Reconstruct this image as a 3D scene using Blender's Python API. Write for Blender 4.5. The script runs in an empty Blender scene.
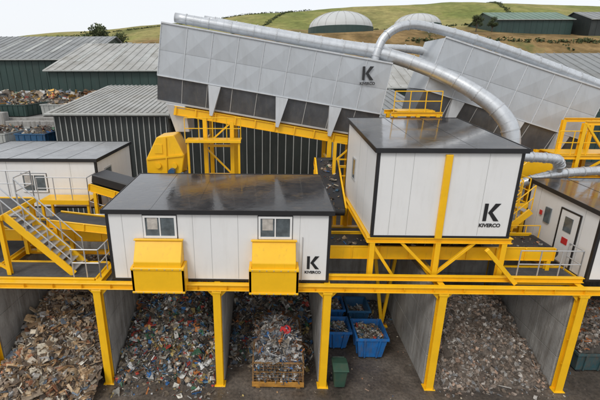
import bpy, math, random
import numpy as np
from mathutils import Vector, noise as mnoise
random.seed(7); np.random.seed(7)
scene=bpy.context.scene

# ------------------------------------------------------------------ materials
def newmat(name):
    m=bpy.data.materials.new(name); m.use_nodes=True
    nt=m.node_tree; b=nt.nodes.get("Principled BSDF")
    return m,nt,b
def pmat(name,col,rough=.6,metal=0.,var=.18,scale=1.5,dirt=None,damt=.5,dlo=.5,dhi=.75,streak=False,bump=0.,bscale=30,rvar=0.,coat=0.):
    m,nt,b=newmat(name); L=nt.links
    tc=nt.nodes.new("ShaderNodeTexCoord")
    n=nt.nodes.new("ShaderNodeTexNoise"); n.inputs["Scale"].default_value=scale; n.inputs["Detail"].default_value=5; n.inputs["Roughness"].default_value=.65
    L.new(tc.outputs["Object"],n.inputs["Vector"])
    r=nt.nodes.new("ShaderNodeValToRGB")
    r.color_ramp.elements[0].position=.3; r.color_ramp.elements[1].position=.7
    r.color_ramp.elements[0].color=(*[c*(1-var) for c in col],1); r.color_ramp.elements[1].color=(*[min(1,c*(1+var)) for c in col],1)
    L.new(n.outputs["Fac"],r.inputs[0]); out=r.outputs[0]
    if dirt:
        mp=nt.nodes.new("ShaderNodeMapping"); L.new(tc.outputs["Object"],mp.inputs[0])
        if streak: mp.inputs["Scale"].default_value=(3,3,.35)
        n2=nt.nodes.new("ShaderNodeTexNoise"); n2.inputs["Scale"].default_value=scale*1.3; n2.inputs["Detail"].default_value=6; n2.inputs["Roughness"].default_value=.7
        L.new(mp.outputs[0],n2.inputs["Vector"])
        r2=nt.nodes.new("ShaderNodeMapRange"); r2.inputs[1].default_value=dlo; r2.inputs[2].default_value=dhi; r2.inputs[4].default_value=damt
        L.new(n2.outputs["Fac"],r2.inputs[0])
        mx=nt.nodes.new("ShaderNodeMix"); mx.data_type='RGBA'
        L.new(r2.outputs[0],mx.inputs[0]); L.new(out,mx.inputs[6]); mx.inputs[7].default_value=(*dirt,1); out=mx.outputs[2]
    L.new(out,b.inputs["Base Color"])
    b.inputs["Metallic"].default_value=metal; b.inputs["Roughness"].default_value=rough
    if coat: b.inputs["Coat Weight"].default_value=coat; b.inputs["Coat Roughness"].default_value=.08
    if rvar:
        r3=nt.nodes.new("ShaderNodeMapRange"); r3.inputs[1].default_value=.35; r3.inputs[2].default_value=.65
        r3.inputs[3].default_value=max(.05,rough-rvar); r3.inputs[4].default_value=min(1,rough+rvar)
        L.new(n.outputs["Fac"],r3.inputs[0]); L.new(r3.outputs[0],b.inputs["Roughness"])
    if bump:
        n4=nt.nodes.new("ShaderNodeTexNoise"); n4.inputs["Scale"].default_value=bscale; n4.inputs["Detail"].default_value=3
        L.new(tc.outputs["Object"],n4.inputs["Vector"])
        bp=nt.nodes.new("ShaderNodeBump"); bp.inputs["Strength"].default_value=bump; bp.inputs["Distance"].default_value=.05
        L.new(n4.outputs["Fac"],bp.inputs["Height"]); L.new(bp.outputs[0],b.inputs["Normal"])
    return m
def attrmat(name,rough=.7,spec=.4):
    m,nt,b=newmat(name); L=nt.links
    a=nt.nodes.new("ShaderNodeAttribute"); a.attribute_name="Col"
    tc=nt.nodes.new("ShaderNodeTexCoord"); n=nt.nodes.new("ShaderNodeTexNoise"); n.inputs["Scale"].default_value=14; n.inputs["Detail"].default_value=3
    L.new(tc.outputs["Object"],n.inputs["Vector"])
    mr=nt.nodes.new("ShaderNodeMapRange"); mr.inputs[1].default_value=.3; mr.inputs[2].default_value=.7; mr.inputs[3].default_value=.6; mr.inputs[4].default_value=1.15
    L.new(n.outputs["Fac"],mr.inputs[0])
    vm=nt.nodes.new("ShaderNodeVectorMath"); vm.operation='SCALE'; L.new(a.outputs["Color"],vm.inputs[0]); L.new(mr.outputs[0],vm.inputs["Scale"])
    L.new(vm.outputs[0],b.inputs["Base Color"]); b.inputs["Roughness"].default_value=rough; b.inputs["Specular IOR Level"].default_value=spec
    return m
BR=(.10,.075,.05)
M=dict(
 yellow=pmat("yellow_paint",(.90,.50,.010),.36,var=.06,scale=2,dirt=(.30,.18,.05),damt=.55,dlo=.58,dhi=.85,streak=True),
 white=pmat("white_panel",(.77,.77,.76),.40,var=.025,scale=1.0,dirt=(.46,.44,.39),damt=.35,dlo=.52,dhi=.9,streak=True),
 seam=pmat("panel_seam",(.42,.42,.41),.6,var=.05),
 black=pmat("black_trim",(.018,.018,.02),.4,var=.2),
 roof=pmat("wet_roof_membrane",(.036,.035,.037),.17,var=.45,scale=.8,dirt=(.13,.095,.06),damt=.75,dlo=.55,dhi=.72,rvar=.12,bump=.12,bscale=5,coat=.6),
 steel=pmat("galvanised_steel",(.58,.60,.62),.36,metal=.6,var=.12,scale=2.5,dirt=(.34,.34,.33),damt=.4,bump=.04,bscale=14),
 rail=pmat("galvanised_rail",(.5,.51,.52),.45,metal=.5,var=.1),
 hop=pmat("grey_hopper_panel",(.47,.495,.52),.38,metal=.2,var=.07,scale=.45,dirt=(.33,.34,.34),damt=.5,dlo=.48,dhi=.8,streak=True),
 hopl=pmat("pale_hopper_fin",(.58,.60,.62),.45,metal=.15,var=.06,dirt=(.34,.34,.32),damt=.4,streak=True),
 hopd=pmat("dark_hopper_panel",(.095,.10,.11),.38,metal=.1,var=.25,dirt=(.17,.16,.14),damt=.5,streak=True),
 belt=pmat("rubber_belt",(.022,.022,.024),.55,var=.3,dirt=BR,damt=.5),
 grate=pmat("steel_grating",(.13,.13,.13),.6,metal=.3,var=.3,dirt=BR,damt=.5),
 conc=pmat("bay_concrete",(.33,.32,.30),.85,var=.25,scale=1.0,dirt=(.12,.10,.08),damt=.75,dlo=.45,dhi=.72,streak=True,bump=.35,bscale=12),
 glass=pmat("window_glass",(.10,.12,.13),.08,var=.5,scale=2),
 blind=pmat("window_interior",(.45,.42,.38),.6,var=.3,scale=5),
 red=pmat("red_notice",(.55,.03,.03),.5,var=.1),
 blue=pmat("blue_bin_paint",(.012,.14,.42),.42,var=.2,scale=3,dirt=(.10,.10,.10),damt=.75,dlo=.45,streak=True),
 blued=pmat("dark_blue_bin_paint",(.02,.09,.19),.45,var=.15,scale=3,dirt=(.10,.10,.10),damt=.6,streak=True),
 teal=pmat("teal_skip_paint",(.025,.085,.10),.6,var=.25,scale=3,dirt=(.12,.085,.06),damt=.9,dlo=.38,streak=True),
 green=pmat("green_bin_plastic",(.03,.075,.05),.5,var=.2,dirt=BR,damt=.5),
 orange=pmat("rusty_orange_skip",(.42,.20,.035),.6,var=.3,scale=4,dirt=(.10,.05,.03),damt=.8),
 rust=pmat("rusty_mesh",(.30,.17,.07),.6,metal=.3,var=.4,scale=4),
 gwall=pmat("dark_green_cladding",(.022,.050,.043),.5,var=.2,scale=.3,dirt=(.06,.07,.06),damt=.4,streak=True),
 dwall=pmat("dark_cladding",(.022,.028,.027),.5,var=.25,scale=.5,dirt=(.07,.07,.06),damt=.4,streak=True),
 rib=pmat("pale_cladding_rib",(.38,.39,.37),.6,var=.15,scale=.6,dirt=(.14,.14,.12),damt=.6,streak=True),
 roofg=pmat("grey_sheet_roof",(.24,.25,.25),.65,var=.15,scale=.25,dirt=(.12,.11,.09),damt=.6,dlo=.45),
 roofl=pmat("pale_sheet_roof",(.38,.38,.36),.6,var=.2,scale=.25,dirt=(.16,.14,.10),damt=.7,dlo=.42,streak=False),
 roofgr=pmat("green_sheet_roof",(.14,.21,.16),.6,var=.15,scale=.2),
 dome=pmat("dome_membrane",(.50,.51,.50),.55,var=.06,scale=.15,dirt=(.34,.35,.33),damt=.4),
 debris=attrmat("mixed_debris"),
 leaf=attrmat("foliage",.75,.2),
 bark=pmat("bark",(.08,.06,.045),.9,var=.3,scale=4),
)

# ------------------------------------------------------------------ builders
def group(name,loc):
    e=bpy.data.objects.new(name,None); e.location=loc; e.empty_display_size=.3
    scene.collection.objects.link(e); return e
class B:
    def __init__(s): s.v=[]; s.f=[]
    def add(s,vs,fs):
        o=len(s.v); s.v+= [tuple(p) for p in vs]; s.f+=[tuple(i+o for i in f) for f in fs]
    def box(s,x0,x1,y0,y1,z0,z1):
        s.add([(x0,y0,z0),(x1,y0,z0),(x1,y1,z0),(x0,y1,z0),(x0,y0,z1),(x1,y0,z1),(x1,y1,z1),(x0,y1,z1)],
              [(0,3,2,1),(4,5,6,7),(0,1,5,4),(1,2,6,5),(2,3,7,6),(3,0,4,7)]); return s
    def beam(s,a,b,w,h):
        a=Vector(a);b=Vector(b);d=(b-a).normalized()
        up=Vector((0,0,1)) if abs(d.z)<.95 else Vector((0,1,0))
        r=d.cross(up).normalized()*w/2; u=r.cross(d).normalized()*h/2
        s.add([a-r-u,a+r-u,a+r+u,a-r+u,b-r-u,b+r-u,b+r+u,b-r+u],
              [(0,1,2,3),(7,6,5,4),(4,5,1,0),(5,6,2,1),(6,7,3,2),(7,4,0,3)]); return s
    def ibeam(s,a,b,w,h,t=.02):
        a=Vector(a);b=Vector(b);d=(b-a).normalized()
        up=Vector((0,0,1)) if abs(d.z)<.95 else Vector((0,1,0))
        r=d.cross(up).normalized(); u=r.cross(d).normalized()
        s.beam(a+u*(h/2-t/2),b+u*(h/2-t/2),w,t); s.beam(a-u*(h/2-t/2),b-u*(h/2-t/2),w,t); s.beam(a,b,t,h-2*t-.002); return s
    def prism(s,pts,a0,a1,axis='x'):
        n=len(pts)
        def P(p,a):
            return (a,p[0],p[1]) if axis=='x' else ((p[0],a,p[1]) if axis=='y' else (p[0],p[1],a))
        s.add([P(p,a0) for p in pts]+[P(p,a1) for p in pts],
              [tuple(range(n)),tuple(range(2*n-1,n-1,-1))]+[(i,i+n,(i+1)%n+n,(i+1)%n) for i in range(n)]); return s
    def tube(s,path,rad,seg=8,cap=True):
        P=[Vector(p) for p in path]; n=len(P)
        R=rad if isinstance(rad,(list,tuple)) else [rad]*n
        ref=None; vs=[]; fs=[]
        for i,p in enumerate(P):
            d=(P[min(i+1,n-1)]-P[max(i-1,0)]).normalized()
            if ref is None: ref=d.orthogonal().normalized()
            ref=(ref-d*ref.dot(d)).normalized(); bn=d.cross(ref)
            for k in range(seg):
                t=2*math.pi*k/seg; vs.append(p+(ref*math.cos(t)+bn*math.sin(t))*R[i])
        for i in range(n-1):
            for k in range(seg):
                k2=(k+1)%seg; fs.append((i*seg+k,i*seg+k2,(i+1)*seg+k2,(i+1)*seg+k))
        if cap: fs.append(tuple(range(seg-1,-1,-1))); fs.append(tuple((n-1)*seg+k for k in range(seg)))
        s.add(vs,fs); return s
    def done(s,name,mat,parent=None,bevel=0,smooth=False,recalc=True):
        V=np.array(s.v,dtype=float); c=(V.min(0)+V.max(0))/2
        me=bpy.data.meshes.new(name); me.from_pydata((V-c).tolist(),[],s.f); me.update()
        if recalc:
            import bmesh
            bm=bmesh.new(); bm.from_mesh(me); bmesh.ops.recalc_face_normals(bm,faces=bm.faces); bm.to_mesh(me); bm.free()
        me.materials.append(M[mat] if isinstance(mat,str) else mat)
        if smooth:
            me.polygons.foreach_set("use_smooth",[len(p.vertices)<=4 for p in me.polygons])
        o=bpy.data.objects.new(name,me); scene.collection.objects.link(o)
        o.location=Vector(c)
        if parent: o.parent=parent; o.location=Vector(c)-parent.location
        if bevel:
            bv=o.modifiers.new("bevel",'BEVEL'); bv.width=bevel; bv.segments=1; bv.limit_method='ANGLE'
        return o
def catmull(P,n=8):
    P=[Vector(p) for p in P]; Q=[P[0]*2-P[1]]+P+[P[-1]*2-P[-2]]; out=[]
    for i in range(1,len(Q)-2):
        for k in range(n):
            t=k/n; a,b,c,d=Q[i-1],Q[i],Q[i+1],Q[i+2]
            out.append(.5*((2*b)+(c-a)*t+(2*a-5*b+4*c-d)*t*t+(-a+3*b-3*c+d)*t**3))
    out.append(P[-1]); return out
def duct(name,pts,r0,r1,rib=1.1):
    g=group(name,pts[0]); P=catmull(pts,8); n=len(P)
    L=[0]
    for i in range(1,n): L.append(L[-1]+(P[i]-P[i-1]).length)
    R=[r0+(r1-r0)*l/L[-1] for l in L]
    B().tube(P,R,20).done("duct_tube","steel",g,smooth=True)
    b=B(); l=rib*.5; s=B()
    while l<L[-1]:
        i=max(k for k in range(n) if L[k]<=l); i=min(i,n-2); t=(l-L[i])/(L[i+1]-L[i]); p=P[i].lerp(P[i+1],t); d=(P[i+1]-P[i]).normalized(); r=R[i]+.03
        b.tube([p-d*.025,p+d*.025],r,20); 
        for q in (.33,.66):
            if l+rib<L[-1]-.5: 
                i2=min(n-2,max(k for k in range(n) if L[k]<=l+rib*q)); t2=(l+rib*q-L[i2])/(L[i2+1]-L[i2]); pp=P[i2].lerp(P[i2+1],t2); d2=(P[i2+1]-P[i2]).normalized(); s.tube([pp-d2*.012,pp+d2*.012],R[i2]+.012,20)
        l+=rib
    b.done("duct_flanges","rail",g)
    if s.v: s.done("duct_swages","steel",g)
    return g
def railing(b,pts,h=1.05,r=.022,step=1.0,toe=False):
    for a,c in zip(pts[:-1],pts[1:]):
        a=Vector(a);c=Vector(c);n=max(1,round((c-a).length/step))
        for i in range(n+1):
            p=a.lerp(c,i/n); b.tube([p,p+Vector((0,0,h))],r,6)
        for hh in (h,h*.52):
            b.tube([a+Vector((0,0,hh)),c+Vector((0,0,hh))],r,6)
def logo(parent,pos,h):
    x,y,z=pos; s=h
    K=B()
    for poly in ([(0,0),(.22,0),(.22,1),(0,1)],[(.26,.47),(.62,1),(.95,1),(.52,.5)],[(.26,.47),(.52,.5),(.97,0),(.66,0),(.38,.36)],):
        K.prism([(x+p[0]*s*.9,z+p[1]*s) for p in poly],y-.006,y,'y')
    K.done("logo_letter_k","black",parent)
    cu=bpy.data.curves.new("logo_lettering",'FONT'); cu.body="KIVERCO"; cu.size=s*.28; cu.extrude=.003; cu.offset=.005*s/.5
    cu.align_x='CENTER'; cu.materials.append(M["black"])
    o=bpy.data.objects.new("logo_lettering",cu); scene.collection.objects.link(o); o.parent=parent
    o.location=Vector((x+.43*s,y-.003,z-.34*s))-parent.location; o.rotation_euler=(math.pi/2,0,0)

# ------------------------------------------------------------------ cabins
def cabin(x0,x1,y0,y1,z0,zf,zb,seams_f=(),seams_s=(),wins=(),side_wins=(),name="sorting_cabin"):
    g=group(name,((x0+x1)/2,(y0+y1)/2,z0))
    def zt(y): return zf+(zb-zf)*(y-y0)/(y1-y0)
    b=B(); b.prism([(y0,z0),(y1,z0),(y1,zb-.1),(y0,zf-.1)],x0,x1,'x'); b.done("insulated_walls","white",g,bevel=.01)
    r=B(); o=.07
    r.prism([(y0-o,zf-.02),(y1+o,zb-.02),(y1+o,zb+.02),(y0-o,zf+.02)],x0-o,x1+o,'x'); r.done("roof","roof",g)
    r=B(); n=max(2,int((x1-x0)/1.25))
    for i in range(1,n):
        x=x0+(x1-x0)*i/n; r.beam((x,y0,zf+.024),(x,y1,zb+.024),.05,.008)
    r.done("roof_membrane_laps","roof",g)
    t=B()
    t.box(x0-o-.02,x1+o+.02,y0-o-.03,y0-o-.003,zf-.12,zf+.035); t.box(x0-o-.02,x1+o+.02,y1+o+.003,y1+o+.03,zb-.12,zb+.035)
    for xx in (x0-o-.03,x1+o+.003):
        t.prism([(y0-o,zf-.12),(y1+o,zb-.12),(y1+o,zb+.035),(y0-o,zf+.035)],xx,xx+.027,'x')
    w=.09
    for xx in (x0,x1):
        for yy in (y0,y1):
            sx=-1 if xx==x0 else 1; sy=-1 if yy==y0 else 1
            xa,xb=sorted((xx+sx*.012,xx-sx*w)); ya,yb=sorted((yy+sy*.012,yy-sy*w))
            t.box(xa,xb,ya,yb,z0+.003,(zf if yy==y0 else zb)-.12)
    t.box(x0-.015,x1+.015,y0-.02,y0-.002,z0-.02,z0+.06)
    t.done("black_edge_trim","black",g)
    if seams_f or seams_s:
        s=B()
        for x in seams_f: s.box(x-.006,x+.006,y0-.004,y0+.01,z0+.08,zf-.14)
        for x,y in seams_s: s.box(min(x,x-.004),max(x,x+.004),y-.006,y+.006,z0+.02,zt(y)-.14)
        s.done("panel_joints","seam",g)
    if wins:
        fr=B();gl=B();bl=B()
        for (a,c,za,zc) in wins:
            f=.07
            fr.box(a-f,c+f,y0-.05,y0+.02,zc,zc+f).box(a-f,c+f,y0-.06,y0+.02,za-f,za).box(a-f,a,y0-.05,y0+.02,za,zc).box(c,c+f,y0-.05,y0+.02,za,zc)
            fr.box((a+c)/2-.02,(a+c)/2+.02,y0-.045,y0,za,zc)
            gl.box(a,c,y0-.02,y0-.008,za,zc)
            bl.box(a+.06,a+(c-a)*.42,y0-.024,y0-.021,za+(zc-za)*.35,zc-.02)
        fr.done("window_frames","white",g); gl.done("window_glass","glass",g); bl.done("window_blinds","blind",g)
        ed=B()
        for (a,c,za,zc) in wins:
            f=.095
            ed.box(a-f,c+f,y0-.012,y0+.01,za-f,zc+f)
        ed.done("window_gaskets","black",g)
    if side_wins:
        fr=B();gl=B()
        for (xx,sg,ya,yb,za,zb2) in side_wins:
            f=.06; xa,xb=sorted((xx,xx+sg*.04))
            fr.box(xa,xb,ya-f,yb+f,zb2,zb2+f).box(xa,xb,ya-f,yb+f,za-f,za).box(xa,xb,ya-f,ya,za,zb2).box(xa,xb,yb,yb+f,za,zb2)
            xa,xb=sorted((xx+sg*.004,xx+sg*.02)); gl.box(xa,xb,ya,yb,za,zb2)
        fr.done("side_window_frames","seam",g); gl.done("side_window_glass","glass",g)
    return g

c1=cabin(-5.48,1.97,12.3,16.3,4.24,6.8,6.99,seams_f=[-4.95,-2.6,-1.1,.95,-2.0],wins=[(-4.17,-3.2,5.9,6.55),(-.35,.62,5.9,6.55)])
logo(c1,(1.22,12.29,4.72),.48)
b=B(); b.tube([(1.05,12.27,4.3),(1.05,12.27,5.9)],.012,6); b.done("cable_conduits","rail",c1)
for x0,x1 in ((-4.62,-2.85),(-.72,.92)):
    g=group("waste_chute",((x0+x1)/2,12,4.3))
    b=B(); b.prism([(12.28,4.1),(12.28,5.78),(12.16,5.78),(11.78,5.16),(11.78,4.1)],x0+.1,x1-.1,'x'); b.done("chute_body","yellow",g,bevel=.015)
    b=B()
    b.box(x0,x1,11.74,11.778,4.05,4.98).box(x0,x0+.09,11.74,12.27,4.055,5.0).box(x1-.09,x1,11.74,12.27,4.055,5.0)
    b.box(x0,x1,11.70,11.738,4.9,4.98).box(x0,x1,11.70,11.738,4.05,4.12)
    b.box(x0+.06,x1-.06,12.1,12.22,5.785,5.83)
    b.done("chute_skirt","yellow",g,bevel=.01)
    b=B()
    for k in range(7): 
        xx=x0+.12+(x1-x0-.24)*k/6
        b.tube([(xx,11.69,4.94),(xx,11.70,4.94)],.018,6); b.tube([(xx,11.69,4.085),(xx,11.70,4.085)],.018,6)
    b.done("bolts","rail",g)
c2=cabin(3.42,8.08,12.8,18.0,5.72,8.77,9.17,seams_f=[4.0,4.6,7.0],seams_s=[(3.42,15.4),(3.42,14.2)],side_wins=[(3.42,-1,16.0,16.5,6.9,7.7)])
b=B(); b.box(5.58,5.8,12.7,12.797,5.7,8.6); b.done("yellow_centre_post","yellow",c2,bevel=.01)
logo(c2,(7.1,12.79,6.33),.62)
c3=cabin(-15,-8.15,18,22.6,4.9,7.27,7.3,seams_f=[-9.4,-12.4],wins=[(-11.7,-10.65,5.75,6.5),(-14.4,-13.4,5.75,6.5)],side_wins=[(-8.15,1,18.9,19.6,5.9,6.6)])
c4=cabin(10.8,16.5,12.5,16.3,4.28,6.75,6.9,seams_f=[12,13.5],seams_s=[(10.8,13.2),(10.8,15.6)])
b=B(); b.box(10.76,10.797,13.35,14.25,4.35,6.3); b.done("door_leaf","white",c4,bevel=.008)
b=B(); b.box(10.75,10.79,13.29,13.345,4.3,6.36).box(10.75,10.79,14.255,14.31,4.3,6.36).box(10.75,10.79,13.345,14.255,6.305,6.36); b.tube([(10.7,13.45,5.2),(10.76,13.45,5.2)],.02,6); b.done("door_frame","black",c4)
b=B(); b.box(10.745,10.758,13.6,14.0,5.55,6.1); b.done("door_window","glass",c4)
b=B(); b.box(10.745,10.757,13.65,13.95,5.08,5.32); b.box(10.745,10.757,15.25,15.4,5.7,5.88); b.done("door_notice","red",c4)
b=B(); b.box(10.74,10.79,14.8,15.1,5.5,6.1); b.done("side_window","glass",c4)

# ------------------------------------------------------------------ bays
XC=[-10.1,-6.0,-1.85,1.94,5.84,10.5,14.7]
g=group("yellow_steel_frame",(0,12.2,0)); b=B()
for x in XC:
    b.ibeam((x,12.12,0),(x,12.12,3.98),.26,.24,.028)
    b.box(x-.2,x+.2,11.95,12.29,0.0,.03)
    b.box(x-.16,x+.16,11.98,12.27,3.9,3.98)
    b.ibeam((x,12.25,4.10),(x,17.6,4.10),.2,.2,.025)
    b.ibeam((x,17.7,0),(x,17.7,4.0),.2,.2,.025)
    for s in (-1,1): b.prism([(x+s*.13,3.98),(x+s*.38,3.98),(x+s*.13,3.70)],12.11,12.13,'y')
    for z in (3.2,2.2,1.2): b.box(x-.125,x+.125,12.02,12.105,z,z+.015)
b.ibeam((-16,12.12,4.10),(16,12.12,4.10),.22,.23,.03)
x=-15.5
while x<15.6: b.box(x-.006,x+.006,12.01,12.10,4.02,4.18); x+=1.0
b.ibeam((-16,17.7,4.10),(16,17.7,4.10),.22,.2,.03)
b.ibeam((-16,14.9,4.05),(16,14.9,4.05),.18,.16,.02)
b.done("columns_and_beams","yellow",g,bevel=.006)
b=B()
b.beam((4.45,15.9,3.95),(5.1,15.9,0),.14,.14); b.beam((5.45,15.9,3.95),(5.1,15.95,0.0),.12,.12); b.box(4.9,5.35,15.75,16.1,0.0,.03); b.done("raking_prop","yellow",bevel=.006)
for x in XC:
    b=B(); y=12.32
    while y<17.4:
        e=min(y+1.3,17.45)-.012
        b.box(x-.15,x+.15,y,e,0,1.28); b.box(x-.148,x+.148,y,e,1.295,2.56); b.box(x-.15,x+.15,y,e,2.575,3.85); y+=1.3
    b.box(x-.12,x+.12,12.34,17.4,0.01,3.84)
    b.done("concrete_bay_wall","conc",bevel=.012)
for a,c in zip(XC[:-1],XC[1:]):
    b=B(); b.box(a+.17,c-.17,17.47,17.62,0,1.9).box(a+.17,c-.17,17.48,17.62,1.915,3.8); b.done("concrete_back_wall","conc",bevel=.01)

# ------------------------------------------------------------------ debris
CUBE=np.array([(-1,-1,-1),(1,-1,-1),(1,1,-1),(-1,1,-1),(-1,-1,1),(1,-1,1),(1,1,1),(-1,1,1)])*.5
CF=[(0,3,2,1),(4,5,6,7),(0,1,5,4),(1,2,6,5),(2,3,7,6),(3,0,4,7)]
GR=np.array([(i/2-.5,j/2-.5,0) for j in range(3) for i in range(3)])
GF=[(0,1,4,3),(1,2,5,4),(3,4,7,6),(4,5,8,7)]
def pieces(bv,bf,bc,n,posf,pal,smin,smax,kinds=(.4,.2,.2,.2),tilt=.6,rng=np.random,power=2.2):
    pal=np.array(pal); K=np.cumsum(kinds)
    for i in range(n):
        p=posf()
        if p is None: continue
        s=smin+(smax-smin)*rng.rand()**power
        k=rng.rand()
        if k<K[0]: v=CUBE*np.array([s,s*rng.uniform(.08,.28),s*rng.uniform(.03,.10)]); F=CF; v=v+rng.normal(0,1,v.shape)*s*.012; v[rng.randint(8)]*=.8
        elif k<K[1]: v=CUBE*np.array([s*.75,s*rng.uniform(.4,.7),.012+.02*rng.rand()]); v[:,:2]+=rng.normal(0,.07,(8,2))*s; F=CF
        elif k<K[2]: v=CUBE*np.array([s*.5,s*.4,s*.32]); v=v+rng.normal(0,.09,v.shape)*s*.6; F=CF
        elif k<K[3]: v=GR*np.array([s*.8,s*rng.uniform(.4,.8),0]); v=v+rng.normal(0,1,v.shape)*s*np.array([.06,.06,.13]); F=GF
        else: v=CUBE*np.array([s*1.5,.018+.02*rng.rand(),.015+.02*rng.rand()]); F=CF
        a,bb,c=rng.uniform(0,6.283),rng.normal(0,tilt),rng.normal(0,tilt)
        ca,sa=math.cos(a),math.sin(a);cb,sb=math.cos(bb),math.sin(bb);cc,sc=math.cos(c),math.sin(c)
        R=np.array([[ca,-sa,0],[sa,ca,0],[0,0,1]])@np.array([[1,0,0],[0,cb,-sb],[0,sb,cb]])@np.array([[cc,0,sc],[0,1,0],[-sc,0,cc]])
        v=v@R.T+np.array(p)
        o=len(bv); bv.extend(v.tolist()); bf.extend([tuple(q+o for q in f) for f in F])
        col=pal[rng.randint(len(pal))]*rng.uniform(.5,1.25); bc.extend([(*np.clip(col,0,.8),1)]*len(v))
def finish_debris(name,bv,bf,bc,parent=None):
    V=np.array(bv); c=(V.min(0)+V.max(0))/2
    me=bpy.data.meshes.new(name); me.from_pydata((V-c).tolist(),[],bf)
    at=me.color_attributes.new("Col",'FLOAT_COLOR','POINT'); at.data.foreach_set("color",np.array(bc,dtype=np.float32).ravel())
    me.materials.append(M["debris"]); o=bpy.data.objects.new(name,me); scene.collection.objects.link(o)
    o.location=Vector(c)-(parent.location if parent else Vector((0,0,0)))
    if parent: o.parent=parent
    return o
def pile(name,x0,x1,yf,yb,top,pal,n,smin,smax,basecol,kinds=(.5,.3,.2,0),side=.35,seed=1,parent=None,crest=None,zb=0,big=None,power=2.2,lump=.28,fines=.6):
    rng=np.random.RandomState(seed)
    def h(x,y):
        w=mnoise.noise(Vector((x*.5,seed*3.1,0)))*.7
        f=yf+w
        t=(y-f)/(yb-f)
        if t<=0: return -.05
        hh=top*min(1,t*1.25)**.75
        if crest and y>crest: hh*=max(0.3,1-(y-crest)*.35)
        e=min(x-x0,x1-x); hh*= 1-side+side*min(1,max(0,e)/.9)
        hh+=mnoise.noise(Vector((x*1.3,y*1.3,seed)))*lump*min(1,hh*1.5)+mnoise.noise(Vector((x*4,y*4,seed+5)))*.1*min(1,hh*2)
        return max(-.03,hh)
    bv=[];bf=[];bc=[]; nx,ny=60,70
    ya=yf-.8
    for j in range(ny+1):
        for i in range(nx+1):
            x=x0+(x1-x0)*i/nx; y=ya+(yb-ya)*j/ny
            bv.append((x,y,zb+h(x,y)+rng.uniform(-.02,.02))); k=rng.uniform(.4,1.2); bc.append((basecol[0]*k,basecol[1]*k,basecol[2]*k,1))
    for j in range(ny):
        for i in range(nx):
            a=j*(nx+1)+i; bf.append((a,a+1,a+nx+2,a+nx+1))
    def pos():
        x=rng.uniform(x0+.08,x1-.08); y=rng.uniform(yf-.7,yb-.05)
        z=h(x,y)
        if z<=0:
            if rng.rand()>.14: return None
            z=0
        return (x,y,zb+z+rng.uniform(-.02,.05))
    pieces(bv,bf,bc,n,pos,pal,smin,smax,kinds,rng=rng,power=power)
    pieces(bv,bf,bc,int(n*fines),pos,[basecol,tuple(c*1.8 for c in basecol),tuple(c*2.6 for c in basecol)],smin*.4,smin*1.6,(.3,.2,.5,0),rng=rng)
    if big: pieces(bv,bf,bc,big[0],pos,pal,big[1],big[2],big[3] if len(big)>3 else (.75,.25,0,0),rng=rng,tilt=.35)
    return finish_debris(name,bv,bf,bc,parent)
WOOD=[(.50,.35,.20),(.42,.28,.16),(.38,.25,.14),(.58,.45,.30),(.56,.49,.38),(.30,.20,.12),(.20,.14,.09),(.46,.40,.32),(.12,.09,.065),(.15,.11,.08),(.36,.28,.20),(.42,.19,.10),(.66,.62,.55),(.48,.29,.14),(.26,.20,.15),(.36,.35,.34),(.62,.55,.43),(.17,.21,.26)]
PLAS=[(.50,.49,.46),(.66,.66,.64),(.12,.10,.085),(.07,.07,.07),(.18,.15,.12),(.05,.16,.38),(.11,.22,.33),(.28,.22,.16),(.40,.32,.23),(.50,.18,.05),(.42,.06,.04),(.07,.17,.10),(.26,.25,.22),(.16,.13,.10),(.13,.11,.09),(.36,.33,.28),(.44,.33,.12),(.22,.18,.14),(.11,.10,.08),(.58,.55,.48)]
METAL=[(.40,.39,.38),(.27,.26,.24),(.18,.165,.15),(.52,.51,.49),(.11,.095,.085),(.26,.14,.075),(.33,.28,.22),(.08,.08,.08),(.46,.43,.39),(.20,.115,.07),(.15,.18,.22)]
RUB=[(.28,.225,.185),(.23,.18,.14),(.33,.28,.235),(.16,.125,.10),(.42,.375,.33),(.13,.105,.085),(.21,.165,.13),(.30,.225,.17),(.48,.45,.41),(.19,.155,.125),(.38,.26,.19),(.25,.25,.25)]
pile("wood_waste_pile",-9.93,-6.17,10.4,17.4,2.7,WOOD,6500,.05,.50,(.13,.09,.06),(.50,.28,.12,.10),seed=2,big=(190,.45,.95,(.5,.5,0,0)),power=1.9)
pile("wood_waste_pile",-13.6,-10.27,11.2,17.4,2.4,WOOD,1500,.07,.5,(.12,.085,.055),(.58,.22,.12,.08),seed=12)
pile("mixed_plastic_waste_pile",-5.83,-2.02,12.1,17.4,2.6,PLAS,8000,.03,.38,(.085,.07,.056),(.24,.12,.18,.40),seed=3,big=(50,.4,.75,(.4,.2,0,.4)),power=2.2)
pile("scrap_metal_pile",-1.68,1.77,13.6,17.4,1.7,METAL+PLAS,4500,.04,.45,(.085,.072,.06),(.3,.1,.2,.2),seed=4)
pile("rubble_pile",6.0,10.33,12.4,17.4,2.2,RUB,8500,.025,.30,(.15,.12,.095),(.12,.10,.72,.04),seed=5,crest=15.6,power=2.6,big=(60,.25,.55,(.3,.2,.5,0)),lump=.4)
pile("scrap_heap",2.1,5.67,15.9,17.4,.5,PLAS,500,.05,.3,(.08,.07,.06),(.3,.2,.3,.2),seed=9)

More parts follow.
